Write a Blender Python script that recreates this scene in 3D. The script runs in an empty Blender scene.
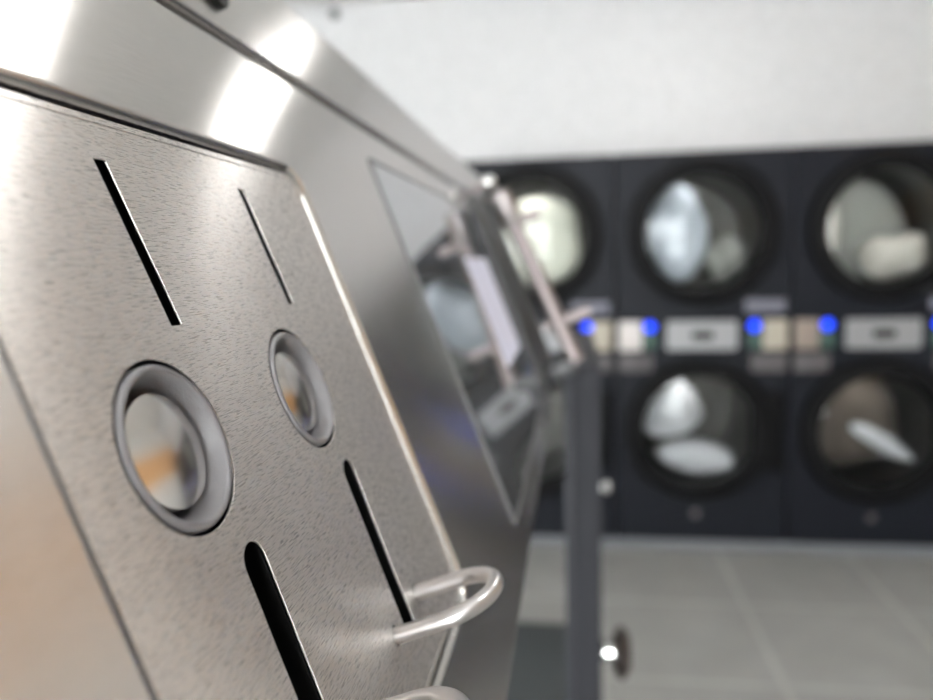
import bpy, bmesh, math, random
from mathutils import Vector, Matrix

random.seed(7)
S = bpy.context.scene
COL = S.collection
PI = math.pi
CAM_Z = 1.434

# ------------------------------------------------------------------ helpers
def link(name, me, mat, parent=None, smooth=None):
    o = bpy.data.objects.new(name, me)
    COL.objects.link(o)
    if mat:
        me.materials.clear()
        me.materials.append(mat)
    if smooth is not None:
        shade(me, smooth)
    if parent is not None:
        o.parent = parent
    return o

def shade(me, ang):
    for p in me.polygons:
        p.use_smooth = True
    me.set_sharp_from_angle(angle=math.radians(ang))

def from_bm(name, bm, mat, parent=None, smooth=35):
    bmesh.ops.recalc_face_normals(bm, faces=bm.faces)
    me = bpy.data.meshes.new(name)
    bm.to_mesh(me)
    bm.free()
    return link(name, me, mat, parent, smooth)

def empty(name, loc, label, cat, group=None):
    o = bpy.data.objects.new(name, None)
    o.empty_display_size = 0.05
    COL.objects.link(o)
    o.location = loc
    tag(o, label, cat, group)
    return o

def tag(o, label=None, cat=None, group=None, kind=None):
    if label: o['label'] = label
    if cat: o['category'] = cat
    if group: o['group'] = group
    if kind: o['kind'] = kind
    return o

def xform(o, M):
    """bake a matrix into a mesh object"""
    o.data.transform(M)
    if M.determinant() < 0:
        o.data.flip_normals()
    return o

def box(bm, a, b, bev=0.0, seg=2):
    r = bmesh.ops.create_cube(bm, size=1.0)
    vs = r['verts']
    for v in vs:
        v.co = Vector([(a[i] + b[i]) / 2 + v.co[i] * (b[i] - a[i]) for i in range(3)])
    if bev > 0:
        es = list({e for v in vs for e in v.link_edges})
        bmesh.ops.bevel(bm, geom=es, offset=bev, segments=seg, profile=0.5, affect='EDGES')

def lathe(bm, prof, seg=64, closed=False):
    """profile [(r, z)] spun about z"""
    rings = []
    for (r, z) in prof:
        if r < 1e-7:
            rings.append([bm.verts.new((0, 0, z))])
        else:
            rings.append([bm.verts.new((r * math.cos(2 * PI * k / seg), r * math.sin(2 * PI * k / seg), z)) for k in range(seg)])
    n = len(rings)
    for i in range(n if closed else n - 1):
        A, B = rings[i], rings[(i + 1) % n]
        for k in range(seg):
            k2 = (k + 1) % seg
            if len(A) == 1 and len(B) == 1: continue
            if len(A) == 1: bm.faces.new((A[0], B[k], B[k2]))
            elif len(B) == 1: bm.faces.new((A[k], B[0], A[k2]))
            else: bm.faces.new((A[k], B[k], B[k2], A[k2]))

def tube(bm, pts, r, seg=24, cap=True):
    pts = [Vector(p) for p in pts]
    rings = []
    up = None
    for i, p in enumerate(pts):
        d = (pts[min(i + 1, len(pts) - 1)] - pts[max(i - 1, 0)]).normalized()
        if up is None:
            up = d.orthogonal().normalized()
        up = (up - d * up.dot(d)).normalized()
        s = d.cross(up)
        rr = r[i] if isinstance(r, (list, tuple)) else r
        rings.append([bm.verts.new(p + rr * (math.cos(2 * PI * k / seg) * up + math.sin(2 * PI * k / seg) * s)) for k in range(seg)])
    for A, B in zip(rings, rings[1:]):
        for k in range(seg):
            k2 = (k + 1) % seg
            bm.faces.new((A[k], B[k], B[k2], A[k2]))
    if cap:
        bm.faces.new(rings[0]); bm.faces.new(rings[-1])

def prism(bm, poly, y0, y1, seg_bevel=0):
    """poly in (x,z) swept along y"""
    A = [bm.verts.new((x, y0, z)) for x, z in poly]
    B = [bm.verts.new((x, y1, z)) for x, z in poly]
    n = len(poly)
    for k in range(n):
        bm.faces.new((A[k], A[(k + 1) % n], B[(k + 1) % n], B[k]))
    bm.faces.new(A); bm.faces.new(B[::-1])

def fillet(poly, radii, seg=8):
    out = []
    n = len(poly)
    for i in range(n):
        p = Vector(poly[i]); r = radii[i]
        if r <= 0:
            out.append(tuple(p)); continue
        a = (Vector(poly[i - 1]) - p).normalized(); b = (Vector(poly[(i + 1) % n]) - p).normalized()
        ang = a.angle(b)
        d = r / math.tan(ang / 2)
        c = p + (a + b).normalized() * (r / math.sin(ang / 2))
        s, e = p + a * d, p + b * d
        v0, v1 = s - c, e - c
        a0 = math.atan2(v0.y, v0.x); a1 = math.atan2(v1.y, v1.x)
        while a1 - a0 > PI: a1 -= 2 * PI
        while a1 - a0 < -PI: a1 += 2 * PI
        for k in range(seg + 1):
            t = a0 + (a1 - a0) * k / seg
            out.append((c.x + r * math.cos(t), c.y + r * math.sin(t)))
    return out

def rrect(x0, y0, x1, y1, r, seg=10):
    if r <= 0:
        return [(x0, y0), (x1, y0), (x1, y1), (x0, y1)]
    return fillet([(x0, y0), (x1, y0), (x1, y1), (x0, y1)], [r] * 4, seg)

def circle2(cx, cy, r, n=64):
    return [(cx + r * math.cos(2 * PI * k / n), cy + r * math.sin(2 * PI * k / n)) for k in range(n)]

def sheet(name, loops, z0, z1, bev, mat, parent=None, bres=4):
    """a plate with holes: outline loops in 2D, thickness z0..z1, rounded rims of radius bev"""
    cu = bpy.data.curves.new(name, 'CURVE')
    cu.dimensions = '2D'
    cu.fill_mode = 'BOTH'
    for lp in loops:
        sp = cu.splines.new('POLY')
        sp.points.add(len(lp) - 1)
        for p, (x, y) in zip(sp.points, lp):
            p.co = (x, y, 0, 1)
        sp.use_cyclic_u = True
    cu.extrude = (z1 - z0) / 2 - bev
    cu.bevel_depth = bev
    cu.bevel_resolution = bres
    cu.offset = -bev
    tmp = bpy.data.objects.new('tmp', cu)
    COL.objects.link(tmp)
    dg = bpy.context.evaluated_depsgraph_get()
    me = bpy.data.meshes.new_from_object(tmp.evaluated_get(dg))
    bpy.data.objects.remove(tmp)
    bpy.data.curves.remove(cu)
    me.name = name
    bm = bmesh.new(); bm.from_mesh(me)
    bmesh.ops.remove_doubles(bm, verts=bm.verts, dist=1e-6)
    bmesh.ops.recalc_face_normals(bm, faces=bm.faces)
    bm.to_mesh(me); bm.free()
    me.transform(Matrix.Translation((0, 0, (z0 + z1) / 2)))
    o = link(name, me, mat, parent, 40)
    for p in me.polygons:
        if abs(p.normal.z) > 0.9999 or (bres == 6 and len(p.vertices) < 3):
            p.use_smooth = False
    return o

# ------------------------------------------------------------------ materials
def new_mat(name):
    m = bpy.data.materials.new(name)
    m.use_nodes = True
    nt = m.node_tree
    return m, nt, nt.nodes['Principled BSDF']

def plain(name, col, rough=0.5, metal=0.0, spec=0.5, bump=0.0, scale=40, var=0.0):
    m, nt, b = new_mat(name)
    b.inputs['Base Color'].default_value = (*col, 1)
    b.inputs['Roughness'].default_value = rough
    b.inputs['Metallic'].default_value = metal
    b.inputs['Specular IOR Level'].default_value = spec
    if bump or var:
        tc = nt.nodes.new('ShaderNodeTexCoord')
        no = nt.nodes.new('ShaderNodeTexNoise')
        no.inputs['Scale'].default_value = scale
        no.inputs['Detail'].default_value = 5
        nt.links.new(tc.outputs['Object'], no.inputs['Vector'])
        if bump:
            bp = nt.nodes.new('ShaderNodeBump')
            bp.inputs['Strength'].default_value = bump
            bp.inputs['Distance'].default_value = 0.002
            nt.links.new(no.outputs['Fac'], bp.inputs['Height'])
            nt.links.new(bp.outputs['Normal'], b.inputs['Normal'])
        if var:
            mx = nt.nodes.new('ShaderNodeMix'); mx.data_type = 'RGBA'
            mx.inputs[6].default_value = (*[c * (1 - var) for c in col], 1)
            mx.inputs[7].default_value = (*[min(1, c * (1 + var)) for c in col], 1)
            nt.links.new(no.outputs['Fac'], mx.inputs[0])
            nt.links.new(mx.outputs[2], b.inputs['Base Color'])
    return m

def brushed(name, col, rough, aniso, rot, bump=0.06, fine=4200.0, wide=0.36):
    m, nt, b = new_mat(name)
    b.inputs['Metallic'].default_value = 1.0
    b.inputs['Base Color'].default_value = (*col, 1)
    b.inputs['Roughness'].default_value = rough
    b.inputs['Anisotropic'].default_value = aniso
    b.inputs['Anisotropic Rotation'].default_value = rot
    tan = nt.nodes.new('ShaderNodeCombineXYZ')
    tan.inputs[1].default_value = 1.0            # the brushing runs along the machine
    nt.links.new(tan.outputs[0], b.inputs['Tangent'])
    tc = nt.nodes.new('ShaderNodeTexCoord')
    mp = nt.nodes.new('ShaderNodeMapping')
    mp.inputs['Scale'].default_value = (1.0, 0.05, 1.0)
    nt.links.new(tc.outputs['Object'], mp.inputs['Vector'])
    no = nt.nodes.new('ShaderNodeTexNoise')
    no.inputs['Scale'].default_value = fine
    no.inputs['Detail'].default_value = 3
    nt.links.new(mp.outputs['Vector'], no.inputs['Vector'])
    bp = nt.nodes.new('ShaderNodeBump')
    bp.inputs['Strength'].default_value = bump
    bp.inputs['Distance'].default_value = 0.0001
    nt.links.new(no.outputs['Fac'], bp.inputs['Height'])
    nt.links.new(bp.outputs['Normal'], b.inputs['Normal'])
    mr = nt.nodes.new('ShaderNodeMapRange')
    mr.inputs['To Min'].default_value = rough * 0.85
    mr.inputs['To Max'].default_value = rough * 1.15
    nt.links.new(no.outputs['Fac'], mr.inputs['Value'])
    nt.links.new(mr.outputs['Result'], b.inputs['Roughness'])
    cr = nt.nodes.new('ShaderNodeMix'); cr.data_type = 'RGBA'
    cr.inputs[6].default_value = (*[c * 0.95 for c in col], 1)
    cr.inputs[7].default_value = (*[min(1, c * 1.05) for c in col], 1)
    mg = nt.nodes.new('ShaderNodeMapRange')
    mg.inputs['From Min'].default_value = 0.33; mg.inputs['From Max'].default_value = 0.67
    nt.links.new(no.outputs['Fac'], mg.inputs['Value'])
    nt.links.new(mg.outputs['Result'], cr.inputs[0])
    nt.links.new(cr.outputs[2], b.inputs['Base Color'])
    # the grain also scatters part of the light widely
    g = nt.nodes.new('ShaderNodeBsdfPrincipled')
    g.inputs['Metallic'].default_value = 1.0
    g.inputs['Base Color'].default_value = (*col, 1)
    g.inputs['Roughness'].default_value = 0.68
    g.inputs['Anisotropic'].default_value = 0.6
    g.inputs['Anisotropic Rotation'].default_value = rot
    nt.links.new(tan.outputs[0], g.inputs['Tangent'])
    nt.links.new(bp.outputs['Normal'], g.inputs['Normal'])
    ms = nt.nodes.new('ShaderNodeMixShader')
    ms.inputs[0].default_value = wide
    out = nt.nodes['Material Output']
    nt.links.new(b.outputs[0], ms.inputs[1]); nt.links.new(g.outputs[0], ms.inputs[2])
    nt.links.new(ms.outputs[0], out.inputs['Surface'])
    return m

def emis(name, col, strength):
    m, nt, b = new_mat(name)
    b.inputs['Base Color'].default_value = (*col, 1)
    b.inputs['Emission Color'].default_value = (*col, 1)
    b.inputs['Emission Strength'].default_value = strength
    return m

M = {}
M['steel'] = brushed('brushed_steel', (0.84, 0.815, 0.795), 0.19, 1.0, 0.25, wide=0.06)
M['steel_plate'] = brushed('brushed_steel_plate', (0.83, 0.80, 0.775), 0.28, 1.0, 0.25, 0.03, wide=0.36, fine=7500.0)
M['rod'] = plain('polished_rod', (0.62, 0.59, 0.585), 0.32, 1.0)
M['chrome'] = plain('chrome', (0.9, 0.9, 0.9), 0.16, 1.0)
M['button'] = plain('button_metal', (0.82, 0.80, 0.78), 0.20, 1.0, var=0.05, scale=400)
M['bezel'] = plain('grey_plastic', (0.215, 0.205, 0.215), 0.40, 0.0, 0.5, bump=0.06, scale=2500)
M['black'] = plain('black_plastic', (0.005, 0.005, 0.005), 0.4, 0, 0.25)
M['slotblack'] = plain('black_slot', (0.003, 0.003, 0.003), 0.7, 0, 0.0)
M['barmetal'] = plain('satin_bar', (0.33, 0.285, 0.285), 0.52, 1.0)
M['capmetal'] = plain('satin_cap', (0.42, 0.385, 0.38), 0.5, 1.0)
M['darkmount'] = plain('dark_mount', (0.03, 0.03, 0.032), 0.45)
M['housing'] = plain('housing_grey', (0.10, 0.10, 0.105), 0.5)
M['screenframe'] = plain('screen_frame_grey', (0.16, 0.16, 0.165), 0.45)
M['greymetal'] = plain('grey_metal', (0.5, 0.5, 0.5), 0.35, 1.0)

def screen_mat():
    m, nt, b = new_mat('screen_glass')
    b.inputs['Base Color'].default_value = (0.66, 0.69, 0.73, 1)
    b.inputs['Roughness'].default_value = 0.03
    b.inputs['IOR'].default_value = 2.0
    b.inputs['Metallic'].default_value = 0.85
    tc = nt.nodes.new('ShaderNodeTexCoord')
    no = nt.nodes.new('ShaderNodeTexNoise'); no.inputs['Scale'].default_value = 60
    nt.links.new(tc.outputs['Object'], no.inputs['Vector'])
    mr = nt.nodes.new('ShaderNodeMapRange')
    mr.inputs['To Min'].default_value = 0.015; mr.inputs['To Max'].default_value = 0.05
    nt.links.new(no.outputs['Fac'], mr.inputs['Value'])
    nt.links.new(mr.outputs['Result'], b.inputs['Roughness'])
    return m
M['screen'] = screen_mat()

def glass_mat():
    m = bpy.data.materials.new('door_glass')
    m.use_nodes = True
    nt = m.node_tree
    nt.nodes.clear()
    out = nt.nodes.new('ShaderNodeOutputMaterial')
    mix = nt.nodes.new('ShaderNodeMixShader')
    tr = nt.nodes.new('ShaderNodeBsdfTransparent')
    tr.inputs[0].default_value = (0.93, 0.95, 0.95, 1)
    gl = nt.nodes.new('ShaderNodeBsdfGlossy')
    gl.inputs['Roughness'].default_value = 0.03
    fr = nt.nodes.new('ShaderNodeFresnel'); fr.inputs[0].default_value = 1.35
    nt.links.new(fr.outputs[0], mix.inputs[0])
    nt.links.new(tr.outputs[0], mix.inputs[1])
    nt.links.new(gl.outputs[0], mix.inputs[2])
    nt.links.new(mix.outputs[0], out.inputs[0])
    return m
M['glass'] = glass_mat()
M['dryer'] = plain('dryer_anthracite', (0.0056, 0.0066, 0.0108), 0.5, 0.0, 0.17)
M['doorblack'] = plain('dryer_door_black', (0.003, 0.003, 0.0035), 0.6, 0, 0.12)
M['drum'] = plain('drum_steel', (0.28, 0.28, 0.28), 0.4, 1.0, var=0.1, scale=8)
M['drumback'] = plain('drum_back', (0.14, 0.135, 0.125), 0.5, 0.6)
M['drumwhite'] = plain('drum_back_white', (0.78, 0.80, 0.81), 0.5, 0.0)
M['silver'] = plain('silver_plate', (0.27, 0.27, 0.28), 0.45, 0.3)
M['labelwhite'] = plain('label_white', (0.60, 0.56, 0.545), 0.6)
M['labelbeige'] = plain('label_beige', (0.38, 0.34, 0.28), 0.6)
M['labeltan'] = plain('label_tan', (0.23, 0.185, 0.155), 0.6)
M['labellilac'] = plain('label_lilac', (0.13, 0.13, 0.165), 0.6)
M['labelgrey'] = plain('label_grey', (0.075, 0.068, 0.072), 0.6)
M['plinth'] = plain('plinth_grey', (0.16, 0.165, 0.18), 0.5)
M['led'] = emis('blue_light', (0.0, 0.05, 1.0), 1.7)
M['drumglow'] = emis('added_drum_glow', (1.0, 1.0, 0.98), 24.0)  # added glow for the drum insides, not a known lamp
M['green'] = emis('green_light', (0.025, 0.065, 0.05), 0.1)
M['cloth_white'] = plain('cloth_white', (0.64, 0.64, 0.67), 0.9, bump=0.4, scale=30)
M['cloth_blue'] = plain('cloth_pale_blue', (0.50, 0.54, 0.60), 0.9, bump=0.4, scale=30)
M['cloth_cream'] = plain('cloth_cream', (0.80, 0.79, 0.68), 0.9, bump=0.4, scale=30)
M['cloth_brown'] = plain('cloth_brown', (0.10, 0.08, 0.065), 0.9, bump=0.4, scale=30)
M['cloth_dark'] = plain('cloth_dark', (0.012, 0.013, 0.014), 0.9, bump=0.4, scale=30)
M['cloth_beige'] = plain('cloth_beige', (0.62, 0.58, 0.52), 0.9, bump=0.4, scale=30)
M['cloth_grey'] = plain('cloth_grey', (0.26, 0.26, 0.24), 0.9, bump=0.4, scale=30)
M['doorleaf'] = plain('door_leaf_grey', (0.024, 0.0245, 0.029), 0.65, 0, 0.15)
M['gasket'] = plain('gasket_dark', (0.010, 0.011, 0.018), 0.6)
M['knobbrown'] = plain('knob_dark_brown', (0.016, 0.009, 0.007), 0.4)
M['mat'] = plain('mat_rubber', (0.045, 0.052, 0.055), 0.8, bump=0.3, scale=200)

def wall_mat(name, col, lower=None, zsplit=0):
    m, nt, b = new_mat(name)
    b.inputs['Roughness'].default_value = 0.85
    tc = nt.nodes.new('ShaderNodeTexCoord')
    no = nt.nodes.new('ShaderNodeTexNoise')
    no.inputs['Scale'].default_value = 26; no.inputs['Detail'].default_value = 4
    nt.links.new(tc.outputs['Object'], no.inputs['Vector'])
    rp = nt.nodes.new('ShaderNodeValToRGB')
    rp.color_ramp.elements[0].position = 0.35; rp.color_ramp.elements[1].position = 0.6
    rp.color_ramp.elements[0].color = (*[c * 0.92 for c in col], 1)
    rp.color_ramp.elements[1].color = (*col, 1)
    nt.links.new(no.outputs['Fac'], rp.inputs[0])
    last = rp.outputs[0]
    if lower:
        sx = nt.nodes.new('ShaderNodeSeparateXYZ')
        nt.links.new(tc.outputs['Object'], sx.inputs[0])
        gt = nt.nodes.new('ShaderNodeMath'); gt.operation = 'GREATER_THAN'
        gt.inputs[1].default_value = zsplit
        nt.links.new(sx.outputs[2], gt.inputs[0])
        mx = nt.nodes.new('ShaderNodeMix'); mx.data_type = 'RGBA'
        mx.inputs[6].default_value = (*lower, 1)
        ly = nt.nodes.new('ShaderNodeMath'); ly.operation = 'LESS_THAN'
        ly.inputs[1].default_value = 1.70
        nt.links.new(sx.outputs[2], ly.inputs[0])
        orr = nt.nodes.new('ShaderNodeMath'); orr.operation = 'MAXIMUM'
        nt.links.new(gt.outputs[0], orr.inputs[0]); nt.links.new(ly.outputs[0], orr.inputs[1])
        nt.links.new(orr.outputs[0], mx.inputs[0])
        nt.links.new(last, mx.inputs[7])
        last = mx.outputs[2]
    nt.links.new(last, b.inputs['Base Color'])
    bp = nt.nodes.new('ShaderNodeBump'); bp.inputs['Strength'].default_value = 0.5
    bp.inputs['Distance'].default_value = 0.01
    nt.links.new(no.outputs['Fac'], bp.inputs['Height'])
    nt.links.new(bp.outputs['Normal'], b.inputs['Normal'])
    return m
M['wall'] = wall_mat('wall_white', (0.82, 0.82, 0.82))
M['wall_back'] = wall_mat('wall_mottled_white', (0.66, 0.655, 0.665))
M['wall_orange'] = wall_mat('wall_added_stripe', (0.80, 0.79, 0.77), (0.60, 0.32, 0.12), 2.42)  # orange stripe added on the unseen wall for its reflection in the buttons
M['ceiling'] = plain('ceiling_white', (0.78, 0.78, 0.77), 0.9)

def floor_mat():
    m, nt, b = new_mat('floor_tiles')
    b.inputs['Roughness'].default_value = 0.45
    tc = nt.nodes.new('ShaderNodeTexCoord')
    mp = nt.nodes.new('ShaderNodeMapping')
    mp.inputs['Location'].default_value = (-0.69 / 0.6 + 10, -3.05 / 0.6 + 10, 0)
    mp.inputs['Scale'].default_value = (1 / 0.6, 1 / 0.6, 1)
    nt.links.new(tc.outputs['Object'], mp.inputs['Vector'])
    br = nt.nodes.new('ShaderNodeTexBrick')
    br.offset = 0.0
    br.inputs['Scale'].default_value = 1.0
    br.inputs['Brick Width'].default_value = 1.0
    br.inputs['Row Height'].default_value = 1.0
    br.inputs['Mortar Size'].default_value = 0.022
    br.inputs['Mortar Smooth'].default_value = 0.1
    br.inputs['Color1'].default_value = (0.29, 0.287, 0.275, 1)
    br.inputs['Color2'].default_value = (0.308, 0.305, 0.292, 1)
    br.inputs['Mortar'].default_value = (0.385, 0.38, 0.365, 1)
    nt.links.new(mp.outputs['Vector'], br.inputs['Vector'])
    no = nt.nodes.new('ShaderNodeTexNoise'); no.inputs['Scale'].default_value = 5; no.inputs['Detail'].default_value = 6
    nt.links.new(tc.outputs['Object'], no.inputs['Vector'])
    mx = nt.nodes.new('ShaderNodeMix'); mx.data_type = 'RGBA'; mx.blend_type = 'MULTIPLY'
    mr = nt.nodes.new('ShaderNodeMapRange'); mr.inputs['To Min'].default_value = 0.8; mr.inputs['To Max'].default_value = 1.15
    nt.links.new(no.outputs['Fac'], mr.inputs['Value'])
    cb = nt.nodes.new('ShaderNodeCombineColor')
    for k in range(3): nt.links.new(mr.outputs[0], cb.inputs[k])
    mx.inputs[0].default_value = 1.0
    nt.links.new(br.outputs['Color'], mx.inputs[6]); nt.links.new(cb.outputs[0], mx.inputs[7])
    nt.links.new(mx.outputs[2], b.inputs['Base Color'])
    return m
M['floor'] = floor_mat()

# ------------------------------------------------------------------ the room
X0, X1, Y0, Y1, ZC = -2.7, 2.75, -2.6, 4.45, 2.98
def struct(name, a, b, mat):
    bm = bmesh.new(); box(bm, a, b)
    o = from_bm(name, bm, mat)
    o['kind'] = 'structure'
    return o
struct('floor', (X0 - .1, Y0 - .1, -0.1), (X1 + .1, Y1 + .1, 0), M['floor'])
struct('ceiling', (X0 - .1, Y0 - .1, ZC), (X1 + .1, Y1 + .1, ZC + .1), M['ceiling'])
struct('wall_back', (X0, Y1, 0), (X1, Y1 + .1, ZC), M['wall_back'])
FR2 = Matrix(((1, 0, 0, 0), (0, 0, -1, Y0), (0, 1, 0, 0), (0, 0, 0, 1)))
WX0, WX1, WZ0, WZ1 = -2.55, 0.6, 0.25, 2.6
o = xform(sheet('wall_front', [rrect(X0, 0, X1, ZC, 0), rrect(WX0, WZ0, WX1, WZ1, 0)], 0.0, 0.1, 0.001, M['wall'], None, 0), FR2)
o['kind'] = 'structure'
M['frame'] = plain('added_frame_grey', (0.12, 0.12, 0.125), 0.4)
win = bpy.data.objects.new('added_window_1', None); COL.objects.link(win); win['kind'] = 'structure'  # unseen shop window, added to light the far wall and dryers
bm = bmesh.new()
for k in range(4):
    xm = WX0 + (WX1 - WX0) * k / 3
    box(bm, (xm - .03, Y0 - .075, WZ0), (xm + .03, Y0 - .025, WZ1))
box(bm, (WX0, Y0 - .075, WZ0), (WX1, Y0 - .025, WZ0 + .05)); box(bm, (WX0, Y0 - .075, WZ1 - .05), (WX1, Y0 - .025, WZ1))
from_bm('frame', bm, M['frame'], win)
bm = bmesh.new(); box(bm, (WX0, Y0 - .054, WZ0), (WX1, Y0 - .048, WZ1)); from_bm('pane', bm, M['glass'], win)
pl = bpy.data.lights.new('added_window_portal', 'AREA'); pl.shape = 'RECTANGLE'; pl.size = WX1 - WX0; pl.size_y = WZ1 - WZ0
pl.cycles.is_portal = True
po = bpy.data.objects.new('added_window_portal', pl); COL.objects.link(po)
po.location = ((WX0 + WX1) / 2, Y0 - .11, (WZ0 + WZ1) / 2); po.rotation_euler = (PI / 2, 0, PI)
struct('wall_left', (X0 - .1, Y0, 0), (X0, Y1, ZC), M['wall'])
struct('wall_right', (X1, Y0, 0), (X1 + .1, Y1, ZC), M['wall_orange'])

# ceiling lights: long panels across the room; the last three are unseen, added for room light
M['lamp'] = emis('lamp_diffuser', (1.0, 0.985, 0.96), 18.0)
M['lampframe'] = plain('lamp_frame', (0.8, 0.8, 0.8), 0.4)
lamps = [
    (0.52, 3.45, 'white ceiling light panel nearest the stacked dryers, above the tiled aisle'),
    (0.75, 2.02, 'white ceiling light panel above the tiled aisle in front of the payment terminal'),
    (0.75, 0.25, 'added unseen white ceiling light panel almost straight above the payment terminal'),
    (-1.35, 1.45, 'added unseen white ceiling light panel left of the payment terminal, above the open floor'),
    (0.75, -1.5, 'added unseen white ceiling light panel at the back of the room behind the payment terminal'),
]
def make_lamp(x, y, lab):
    r = empty('ceiling_light', (x, y, ZC), lab, 'light', 'ceiling lights over the aisle')
    hx, hy = 0.24, 0.10
    bm = bmesh.new()
    box(bm, (-hx - .02, -hy - .02, -.03), (-hx, hy + .02, 0)); box(bm, (hx, -hy - .02, -.03), (hx + .02, hy + .02, 0))
    box(bm, (-hx, -hy - .02, -.03), (hx, -hy, 0)); box(bm, (-hx, hy, -.03), (hx, hy + .02, 0))
    from_bm('frame', bm, M['lampframe'], r)
    bm = bmesh.new(); box(bm, (-hx, -hy, -.024), (hx, hy, -.004))
    from_bm('diffuser', bm, M['lamp'], r)
    return r
for a in lamps: make_lamp(*a)

# ------------------------------------------------------------------ payment terminal
LEAN = math.radians(20.49)
N = Vector((math.cos(LEAN), 0, math.sin(LEAN)))         # out of the sloped face
UP = Vector((-math.sin(LEAN), 0, math.cos(LEAN)))       # up the sloped face
H = 0.062
BASE = Vector((-0.30, 0.30, 0.0))
ORG = Vector((0, 0, CAM_Z)) - N * H - BASE
# local axes: x along the machine, y up the slope, z out of the face (millimetres)
PM = Matrix(((0, UP.x, N.x, ORG.x), (1, UP.y, N.y, ORG.y), (0, UP.z, N.z, ORG.z), (0, 0, 0, 1))) @ Matrix.Scale(0.001, 4)

term = empty('payment_terminal', BASE, 'brushed stainless steel payment terminal with sloped face filling the left of the picture', 'payment terminal')
def on_face(o):
    return xform(o, PM)
def fbm(name, bm, mat, parent=term, smooth=35):
    return on_face(from_bm(name, bm, mat, parent, smooth))

TA, TB = -260.0, 850.0
PL = (74.2, -75.0, 197.2, 49.7)          # coin plate rectangle: x0, y0, x1, y1 (y up the slope)
# front panel with the opening for the coin plate; its rims are rolled inwards
g = 0.9
hole = rrect(PL[0] - g, PL[1] - g, PL[2] + g, PL[3] + g, 7.5, 12)
on_face(sheet('front_panel', [rrect(TA, -108, TB, 83.6, 2), hole], -11.0, 1.3, 1.8, M['steel'], term, 6))
# top cover above the seam, its upper rim rounded over to the top
bm = bmesh.new()
back = (-0.0, 0.0)
poly = fillet([(86.2, -11), (86.2, 1.5), (127.5, -0.6), (162.0, -84), (126.0, -84)], [0, 2.0, 7.0, 0, 0], 8)
A = [bm.verts.new((TA, y, z)) for y, z in poly]; B = [bm.verts.new((TB, y, z)) for y, z in poly]
n = len(poly)
for k in range(n): bm.faces.new((A[k], A[(k + 1) % n], B[(k + 1) % n], B[k]))
bm.faces.new(A); bm.faces.new(B[::-1])
fbm('top_cover', bm, M['steel'])
# body behind the face, and the pedestal that carries it
def face_xz(y, z):
    p = PM @ Vector((0, y, z)); return (p.x, p.z)
a = face_xz(-106, -13); b_ = face_xz(124, -13)
poly = [a, b_, (-0.30, b_[1] - 0.005), (-0.30, a[1])]
bm = bmesh.new()
prism(bm, poly, TA / 1000 + 0.002 - BASE.y, TB / 1000 - 0.002 - BASE.y)
from_bm('housing', bm, M['housing'], term)
bm = bmesh.new()
box(bm, (-0.24, -0.50, 0.02), (0.06, 0.50, a[1] + 0.001), 0.004)
from_bm('pedestal', bm, M['housing'], term)
bm = bmesh.new()
box(bm, (-0.28, -0.54, 0.0), (0.10, 0.54, 0.02), 0.004)
from_bm('foot_plate', bm, M['greymetal'], term)

# coin plate: slots and wells cut through it
ringc = [(98.0, -3.8), (148.3, -3.8)]
upper = [(109.5, 13.9, 41.9), (159.2, 14.5, 41.9)]
def skew(lp, cy, k): return [(x - (y - cy) * k, y) for x, y in lp]
SKU, SKL = 0.075, -0.04
lower = [(104.1, -64.0, -22.0, 3.45), (153.4, -64.0, -22.2, 3.3)]
loops = [rrect(*PL, 6.5, 12)]
for cx, cy in ringc: loops.append(circle2(cx, cy, 13.4, 96))
for cx, y0, y1 in upper: loops.append(skew(rrect(cx - 1.6, y0, cx + 1.6, y1, 0.25, 3), (y0 + y1) / 2, SKU))
for cx, y0, y1, hw in lower: loops.append(skew(rrect(cx - hw, y0, cx + hw, y1, hw - 0.02, 12), -42, SKL))
for cx, _, _, _ in lower:
    for sx in (-10.2, 10.2): loops.append(circle2(cx + 0.4 + sx, -59.3, 2.2, 32))
plate = on_face(sheet('coin_plate', loops, -0.4, 0.0, 0.10, M['steel_plate'], term, 3))
on = sheet('raised_edge', [rrect(*PL, 6.5, 12), rrect(PL[0] + 1.5, PL[1] + 1.5, PL[2] - 1.5, PL[3] - 1.5, 5.2, 12)], -0.5, 0.14, 0.30, M['steel_plate'], plate, 5)
on_face(on)
# black liners behind the slots
for k, (cx, y0, y1) in enumerate(upper):
    bm = bmesh.new()
    for s in (-1, 1):
        x_in, x_out = cx + s * 1.7, cx + s * 3.0
        box(bm, (min(x_in, x_out), y0 - 1, -9), (max(x_in, x_out), y1 + 1, -0.72))
    box(bm, (cx - 1.7, y0 - 1, -9), (cx + 1.7, y1 + 1, -6))
    for v in bm.verts: v.co.x -= (v.co.y - (y0 + y1) / 2) * SKU
    o = fbm('coin_slot', bm, M['slotblack'])
    o['label'] = 'narrow black coin slot'
for k, (cx, y0, y1, hw) in enumerate(lower):
    bm = bmesh.new()
    for s in (-1, 1):
        x_in, x_out = cx + s * (hw + .12), cx + s * (hw + 1.5)
        box(bm, (min(x_in, x_out), y0 - 1, -8), (max(x_in, x_out), y1 + 1, -0.72))
    box(bm, (cx - hw, y0 - 1, -8), (cx + hw, y1 + 1, -5))
    box(bm, (cx - hw * .15, y0 - 1, -5), (cx + hw * .45, y1 - 2, -3.2), 0.4)
    for v in bm.verts: v.co.x -= (v.co.y + 42) * SKL
    o = fbm('return_slot', bm, M['black'])
    o['label'] = 'wide black slot with a rounded end'
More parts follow.
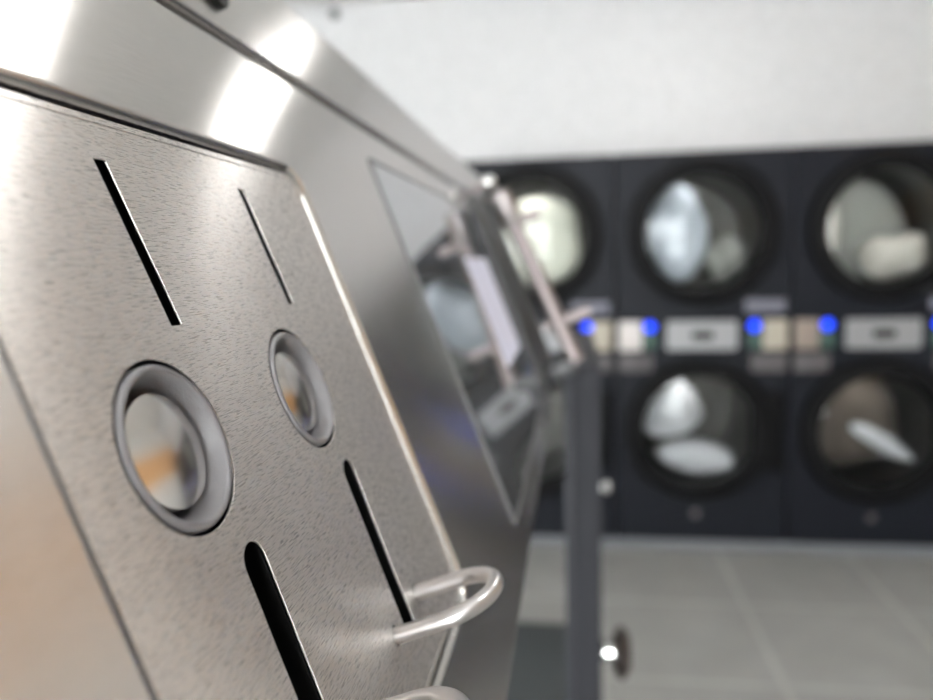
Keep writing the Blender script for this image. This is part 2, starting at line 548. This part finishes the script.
# dished grey bezels with a polished domed button in each
def arc(cx, cz, r, a0, a1, n):
    return [(cx + r * math.cos(math.radians(a0 + (a1 - a0) * k / n)), cz + r * math.sin(math.radians(a0 + (a1 - a0) * k / n))) for k in range(n + 1)]
for cx, cy in ringc:
    bm = bmesh.new()
    prof = [(12.75, -9)] + arc(11.75, -0.55, 1.0, 0, 90, 6) + arc(12.2, -0.6, 1.05, 92, 150, 6) + [(10.9, -0.9), (10.5, -1.9), (10.1, -3.4), (9.8, -5.2), (9.6, -9.0)]
    lathe(bm, prof, 96, True)
    xform_M = Matrix.Translation((cx, cy, 0))
    bm.transform(xform_M)
    bz = fbm('button_bezel', bm, M['bezel'], term, 50)
    bz['label'] = 'grey dished ring around the button'
    bm = bmesh.new()
    R, rb, top = 38.0, 8.8, -1.0
    dome = [(0, top)]
    for k in range(1, 13):
        r = rb * k / 12
        dome.append((r, top - (R - math.sqrt(R * R - r * r))))
    zed = dome[-1][1]
    dome += arc(rb - .5, zed - .5, .5, 90, 0, 5) + [(rb, zed - 1.4), (rb - 1.3, zed - 1.5), (rb - 1.3, -9.0)]
    lathe(bm, dome, 96)
    bm.transform(xform_M)
    bt = fbm('push_button', bm, M['button'], term, 60)
    bt['label'] = 'polished domed metal button'
    bm = bmesh.new(); lathe(bm, [(0, -9.6), (12.6, -9.6), (12.6, -9.1), (0, -9.1)], 48)
    bm.transform(xform_M)
    fbm('cup', bm, M['slotblack'], bz)
# wire bails under the lower slots
for cx, _, _, _ in lower:
    cx = cx + 0.4
    hs, L = 10.2, 11.0
    pts = [(cx - hs, -59.3, -4), (cx - hs, -59.3, 0), (cx - hs, -59.3, L * .5), (cx - hs, -59.3, L)]
    for k in range(1, 20):
        t = PI - PI * k / 20
        pts.append((cx + hs * math.cos(t), -59.3, L + hs * math.sin(t)))
    pts += [(cx + hs, -59.3, L), (cx + hs, -59.3, L * .5), (cx + hs, -59.3, 0), (cx + hs, -59.3, -4)]
    bm = bmesh.new(); tube(bm, pts, 1.85, 24)
    o = fbm('wire_bail', bm, M['rod'], term, 60)
    o['label'] = 'bent polished steel wire loop'
# touch screen
on_face(sheet('screen_frame', [rrect(293.0, -92.5, 592, 68.5, 2, 6), rrect(295.0, -90.4, 589.6, 66.4, 1.5, 6)], 1.3, 2.0, 0.25, M['screenframe'], term, 2))
on_face(sheet('touch_screen', [rrect(295.0, -90.6, 589.6, 66.6, 1.5, 6)], 1.3, 1.9, 0.1, M['screen'], term, 2))
M['page'] = emis('lit_page', (0.62, 0.62, 0.74), 0.17)
pg = on_face(sheet('screen_page', [rrect(446, -46, 560, 26, 1.0, 4)], 1.9, 1.96, 0.0, M['page'], bpy.data.objects['touch_screen'], 0))
pg['label'] = 'pale lavender lit page on the screen'
# locking bar at the far end
mount = on_face(sheet('bar_mount', [rrect(600, -101, 790, 78, 4, 6)], 1.3, 4.0, 0.6, M['darkmount'], term, 2))
def P(u, o, t=660): return (t, -u, o)
bm = bmesh.new(); tube(bm, [P(-66, 24), P(84, 32.2)], 7.4, 28)
bar = fbm('locking_bar', bm, M['barmetal'], term, 60)
bm = bmesh.new(); tube(bm, [P(-80, 23.3), P(-78, 23.4), P(-50, 24.8), P(-47.5, 25)], [7.0, 10.0, 10.0, 8.0], 28)
fbm('bar_cap', bm, M['capmetal'], bar, 40)
bm = bmesh.new(); box(bm, (651, -92, 3), (672, -79, 30), 1.5); fbm('bar_foot', bm, M['darkmount'], bar, 40)
bm = bmesh.new(); tube(bm, [P(58, 30.6), P(44, 30.0)], 7.6, 28); fbm('bar_collar', bm, M['barmetal'], bar, 40)
for u, o1 in ((-50, 50), (46, 60)):
    bm = bmesh.new()
    tube(bm, [P(u, 19), P(u, o1)], 4.6, 20)
    tube(bm, [P(u, 17), P(u, 20)], 5.0, 20)
    fbm('cross_pin', bm, M['barmetal'], bar, 40)
bm = bmesh.new(); bmesh.ops.create_uvsphere(bm, u_segments=32, v_segments=20, radius=6.5)
bm.transform(Matrix.Translation(P(-91, 18)))
fbm('dome_nut', bm, M['chrome'], bar, 60)
bm = bmesh.new(); tube(bm, [P(-91, 2), P(-91, 15)], 3.0, 20)
tube(bm, [P(-91, 15), P(-85, 22)], 2.5, 20)
fbm('bolt', bm, M['barmetal'], bar, 40)
# round lock in the top cover
bm = bmesh.new()
lathe(bm, [(0, 3.2), (2.4, 3.2), (2.6, 2.9), (2.6, 1.9), (3.4, 1.9), (3.8, 2.6), (4.6, 2.6), (4.9, 2.2), (4.9, -2), (0, -2)], 48)
bm.transform(Matrix.Translation((188.5, 99.6, 0)) @ Matrix.Scale(1.2, 4))
o = fbm('key_lock', bm, M['black'], term, 40); o['label'] = 'small round black lock'

# ------------------------------------------------------------------ stacked dryers
FY = 3.60; DZ0 = CAM_Z - 1.37; DZ1 = CAM_Z + 0.487
PITCH = 0.80
UPZ, LOZ = CAM_Z + 0.117, CAM_Z - 0.820
DEPTH = 0.78
FRONT = Matrix(((1, 0, 0, 0), (0, 0, -1, 0), (0, 1, 0, 0), (0, 0, 0, 1)))   # x right, y up, z towards the room

def make_dryer(x):
    r = empty('stacked_dryer', (x, FY, 0), 'x', 'dryer', 'stacked dryers along the back wall')
    hw = PITCH / 2 - 0.004
    loops = [rrect(-hw, DZ0, hw, DZ1, 0.006, 3), circle2(0, UPZ, 0.285, 72), circle2(-.01, LOZ, 0.285, 72)]
    o = xform(sheet('front_panel', loops, -0.03, 0.0, 0.004, M['dryer'], r, 2), FRONT)
    bm = bmesh.new()
    for a, b in (((-hw, .03, DZ0), (-hw + .01, DEPTH, DZ1)), ((hw - .01, .03, DZ0), (hw, DEPTH, DZ1)),
                 ((-hw + .01, .03, DZ1 - .01), (hw - .01, DEPTH, DZ1)), ((-hw + .01, .03, DZ0), (hw - .01, DEPTH, DZ0 + .01)),
                 ((-hw + .01, DEPTH - .01, DZ0 + .01), (hw - .01, DEPTH, DZ1 - .01))):
        box(bm, a, b)
    from_bm('casing', bm, M['dryer'], r)
    bm = bmesh.new(); box(bm, (-hw, .035, 0), (hw, DEPTH, DZ0)); from_bm('plinth', bm, M['plinth'], r)
    for dx, cz, back in ((0, UPZ, 'drumback'), (-.01, LOZ, 'drumback')):
        bm = bmesh.new()
        lathe(bm, [(.262, .034), (.268, .050), (.300, .056), (.335, .045), (.345, .020), (.345, .001), (.262, .001)], 72, True)
        bm.transform(Matrix.Translation((dx, cz, 0)))
        d = xform(from_bm('door', bm, M['doorblack'], r, 40), FRONT); d['label'] = 'round black dryer door'
        bm = bmesh.new()
        gp = [(.270 * math.sin(math.radians(a)) / math.sin(math.radians(40)), .010 + (math.cos(math.radians(a)) - math.cos(math.radians(40))) * .13) for a in range(0, 41, 4)]
        lathe(bm, gp, 72)
        bm.transform(Matrix.Translation((dx, cz, 0)))
        xform(from_bm('glass', bm, M['glass'], d, 60), FRONT)
        if cz == LOZ:
          bm = bmesh.new(); box(bm, (dx + .235, cz - .19, .002), (dx + .385, cz + .19, .030), .012, 3)
          xform(from_bm('handle', bm, M['doorblack'], d, 40), FRONT)
        bm = bmesh.new()
        lathe(bm, [(.284, -.002), (.284, -.10), (.30, -.11), (.30, -.66), (.305, -.66), (.305, -.10), (.288, -.09), (.288, -.002)], 64, True)
        bm.transform(Matrix.Translation((dx, cz, 0)))
        dm = xform(from_bm('drum', bm, M['drum'], r, 40), FRONT)
        bm = bmesh.new()
        lathe(bm, [(0, -.60), (.06, -.60), (.075, -.615), (.13, -.615), (.145, -.60), (.16, -.60), (.17, -.64), (.299, -.65), (.299, -.665), (0, -.665)], 64)
        bm.transform(Matrix.Translation((dx, cz, 0)))
        xform(from_bm('drum_back', bm, M[back], dm, 40), FRONT)
        bm = bmesh.new(); box(bm, (-.05, .114, cz + .279), (.05, .150, cz + .296), .004)  # unseen glowing box added to brighten the washing
        from_bm('drum_fill_glow', bm, M['drumglow'], dm)
    # control strip
    zc = CAM_Z - 0.365
    c = xform(sheet('coin_panel', [rrect(-.162, zc - .068, .162, zc + .068, .012, 4), rrect(-.045, zc - .022, .055, zc + .020, .006, 3)], .0005, .010, .002, M['silver'], r, 2), FRONT)
    bm = bmesh.new(); box(bm, (-.046, -.003, zc - .023), (.056, -.0008, zc + .021)); from_bm('coin_slot', bm, M['black'], c)
    for s, mat in ((-1, 'labelwhite'), (1, 'labelbeige')):
        xa, xb = sorted((s * .385, s * .275))
        bm = bmesh.new(); box(bm, (xa, -.006, zc - .070), (xb, -.0005, zc + .070), .002)
        from_bm('price_panel', bm, M[mat], r)
        bm = bmesh.new(); lathe(bm, [(0, .016), (.018, .014), (.025, .0006), (0, .0006)], 24)
        bm.transform(Matrix.Translation((s * .239, CAM_Z - .322, 0)))
        o = xform(from_bm('blue_light', bm, M['led'], r, 60), FRONT); o['label'] = 'small glowing blue light'
        bm = bmesh.new(); box(bm, (s * .239 - .03, -.004, zc - .062), (s * .239 + .03, -.0005, zc + .012), .001)
        from_bm('display', bm, M['green'], r)
        xa, xb = sorted((s * .385, s * .225))
        bm = bmesh.new(); box(bm, (xa, -.003, CAM_Z - .54), (xb, -.0005, CAM_Z - .455), .001)
        from_bm('dim_label', bm, M['labelgrey'], r)
    bm = bmesh.new(); box(bm, (.195, -.003, CAM_Z - .262), (.375, -.0005, CAM_Z - .200), .001)
    from_bm('number_label', bm, M['labellilac'], r)
    bm = bmesh.new(); lathe(bm, [(0, .008), (.018, .006), (.022, .0006), (0, .0006)], 24)
    bm.transform(Matrix.Translation((-.02, CAM_Z - 1.235, 0)))
    xform(from_bm('badge', bm, M['labelgrey'], r, 60), FRONT)
    return r

def dup(root, loc):
    q = root.copy(); COL.objects.link(q); q.location = loc
    for ch in list(root.children):
        c = ch.copy(); COL.objects.link(c); c.parent = q
        for g_ in list(ch.children):
            d = g_.copy(); COL.objects.link(d); d.parent = c
    return q
XS = [-0.203, 0.597, 1.397, 2.197]  # the fourth dryer is unseen, added for dark reflections
d0 = make_dryer(XS[0])
dry = [d0] + [dup(d0, (x, FY, 0)) for x in XS[1:]]
for o, lab in zip(dry, (
        'dark stacked dryer partly hidden behind the locking bar of the payment terminal',
        'dark stacked dryer standing wholly in view, second from the payment terminal',
        'dark stacked dryer cut by the right edge, brown washing in its lower drum',
        'unseen dark stacked dryer added for reflections beside the orange-banded wall, fourth from the payment terminal')):
    o['label'] = lab
    o['category'] = 'dryer'

tan = [c for c in dry[2].children if c.name.startswith('price_panel')][0]
tan.material_slots[0].link = 'OBJECT'; tan.material_slots[0].material = M['labeltan']
led = [c for c in dry[0].children if c.name.startswith('blue_light')][-1]
led.location.x += 0.03
# laundry lying in the drums; some upper pieces stand in for reflections in the glass
def lump(name, loc, scale, mat, label, cat, seed, amp=0.16, rot=(0, 0, 0), ring=None):
    rnd = random.Random(seed)
    bm = bmesh.new()
    bmesh.ops.create_icosphere(bm, subdivisions=4, radius=1.0)
    ph = [(Vector((rnd.uniform(-1, 1), rnd.uniform(-1, 1), rnd.uniform(-1, 1))) * 4.5, rnd.uniform(0, 6)) for _ in range(7)]
    for v in bm.verts:
        n = v.co.normalized()
        k = 1 + amp * sum(math.sin(a.dot(n) + p) for a, p in ph) / 3
        v.co = n * k
    M_ = Matrix.Rotation(rot[2], 4, 'Z') @ Matrix.Rotation(rot[1], 4, 'Y') @ Matrix.Rotation(rot[0], 4, 'X') @ Matrix.Diagonal((*scale, 1))
    bm.transform(M_)
    o = from_bm(name, bm, M[mat], None, 180)
    o.location = loc
    return tag(o, label, cat, 'washing in the dryer drums')
x1, x2, x3 = XS[0], XS[1], XS[2]
lump('bed_sheet', (x1 + .02, FY + .27, UPZ - .02), (.235, .17, .235), 'cloth_cream', 'cream bed sheet filling the upper drum beside the locking bar', 'sheet', 1, .07)
lump('pale_reflection_cloth', (x2 - .10, FY + .22, UPZ - .02), (.165, .13, .21), 'cloth_blue', 'pale bluish cloth standing in for a glass reflection, in the upper drum of the dryer wholly in view', 'towel', 2)
lump('grey_shirt', (x2 + .15, FY + .26, UPZ - .13), (.10, .10, .11), 'cloth_grey', 'dim grey shirt beside the pale bluish cloth in the middle upper drum', 'shirt', 12)
lump('white_towel', (x2 - .115, FY + .20, LOZ + .06), (.145, .12, .15), 'cloth_white', 'white towel at the upper left of the middle lower drum', 'towel', 3)
lump('pillowcase', (x2 + .01, FY + .20, LOZ - .178), (.185, .11, .08), 'cloth_white', 'white pillowcase along the bottom of the middle lower drum', 'pillowcase', 4)
lump('upright_reflection_cloth', (x3 - .195, FY + .22, UPZ - .01), (.06, .12, .17), 'cloth_beige', 'upright pale cloth standing in for a glass reflection at the left of the upper drum by the right edge', 'towel', 5)
lump('beige_reflection_cloth', (x3 + .12, FY + .22, UPZ - .13), (.14, .12, .11), 'cloth_beige', 'beige cloth standing in for a glass reflection low at the right of the upper drum by the right edge', 'towel', 6)
lump('grey_reflection_cloth', (x3 + .02, FY + .44, UPZ), (.235, .08, .235), 'cloth_grey', 'grey cloth behind the pale ones, standing in for a glass reflection, in the upper drum by the right edge', 'blanket', 10, .06)
lump('brown_blanket', (x3 - .02, FY + .36, LOZ - .02), (.24, .18, .24), 'cloth_brown', 'dark brown blanket filling the lower drum by the right edge', 'blanket', 8, .08)
lump('white_cloth', (x3 + .06, FY + .12, LOZ - .08), (.165, .04, .042), 'cloth_white', 'white cloth strip lying slanted across the brown blanket', 'cloth', 9, .12, (0, math.radians(30), 0))

# ------------------------------------------------------------------ door leaf seen on its edge, beyond the terminal
dl = empty('cabinet_door', (0.011, 1.08, 0), 'dark grey upright door leaf seen edge-on beyond the payment terminal', 'door')
bm = bmesh.new(); box(bm, (-.014, -.21, 0), (.020, .22, 1.312), .002); from_bm('leaf', bm, M['doorleaf'], dl)
bm = bmesh.new(); box(bm, (-.023, -.214, 0.01), (-.0142, .2, 1.302), .001); from_bm('gasket', bm, M['gasket'], dl)
ROTX = Matrix.Rotation(PI / 2, 4, 'Y')
kz = CAM_Z - .481
bm = bmesh.new()
lathe(bm, [(0, .020), (.011, .020), (.013, .022), (.010, .024), (.010, .034), (0, .034)], 32)
bm.transform(Matrix.Translation((0, -.20, kz)) @ ROTX)
kn = from_bm('spindle', bm, M['chrome'], dl, 40)
bm = bmesh.new()
lathe(bm, [(0, .033), (.012, .033), (.024, .036), (.0315, .041), (.0315, .046), (.022, .054), (0, .056)], 40)
bm.transform(Matrix.Translation((0, -.20, kz)) @ ROTX)
from_bm('knob', bm, M['knobbrown'], kn, 50)['label'] = 'round dark brown knob'
bm = bmesh.new()
lathe(bm, [(0, .020), (.006, .020), (.006, .024), (.008, .026), (.007, .030), (0, .031)], 32)
bm.transform(Matrix.Translation((0, -.20, CAM_Z - .272)) @ ROTX)
from_bm('latch', bm, M['greymetal'], dl, 50)

# dark mat on the floor
bm = bmesh.new(); box(bm, (-.55, 1.75, 0), (.07, 2.80, .012), .004)
tag(from_bm('floor_mat', bm, M['mat']), 'dark rubber mat on the tiled floor behind the door leaf', 'mat')
# small sensor on the back wall
bm = bmesh.new(); lathe(bm, [(0, .03), (.02, .028), (.028, .018), (.03, 0), (0, 0)], 32)
bm.transform(Matrix.Translation((-1.39, Y1, CAM_Z + 1.49)) @ FRONT)
tag(from_bm('wall_sensor', bm, M['darkmount'], None, 40), 'small dark round sensor high on the white wall', 'sensor')

# ------------------------------------------------------------------ camera
c_right = Vector((0.98958407, 0.14175421, -0.02508215))
c_down = Vector((-0.00817197, -0.11863712, -0.99290405))
c_fwd = Vector((-0.143724, 0.982767, -0.11624299))
cam = bpy.data.cameras.new('camera')
co = bpy.data.objects.new('camera', cam)
COL.objects.link(co)
R = Matrix((c_right, -c_down, -c_fwd)).transposed()
co.matrix_world = Matrix.Translation((0, 0, CAM_Z)) @ R.to_4x4()
cam.sensor_fit = 'HORIZONTAL'
cam.sensor_width = 36.0
cam.lens = 740.0 / 933.0 * 36.0
cam.clip_start = 0.005
cam.clip_end = 50
cam.dof.use_dof = True
cam.dof.focus_distance = 0.128
cam.dof.aperture_fstop = 10.5
S.camera = co

w = bpy.data.worlds.new('world')
S.world = w
w.use_nodes = True
w.node_tree.nodes['Background'].inputs[0].default_value = (1.0, 0.992, 0.985, 1)
w.node_tree.nodes['Background'].inputs[1].default_value = 22.0

S.view_settings.view_transform = 'Standard'
S.view_settings.look = 'None'
S.view_settings.gamma = 1.0
S.view_settings.use_curve_mapping = False
S.view_settings.exposure = 0.3
S.cycles.use_denoising = True
S.cycles.max_bounces = 10
S.cycles.sample_clamp_indirect = 6.0
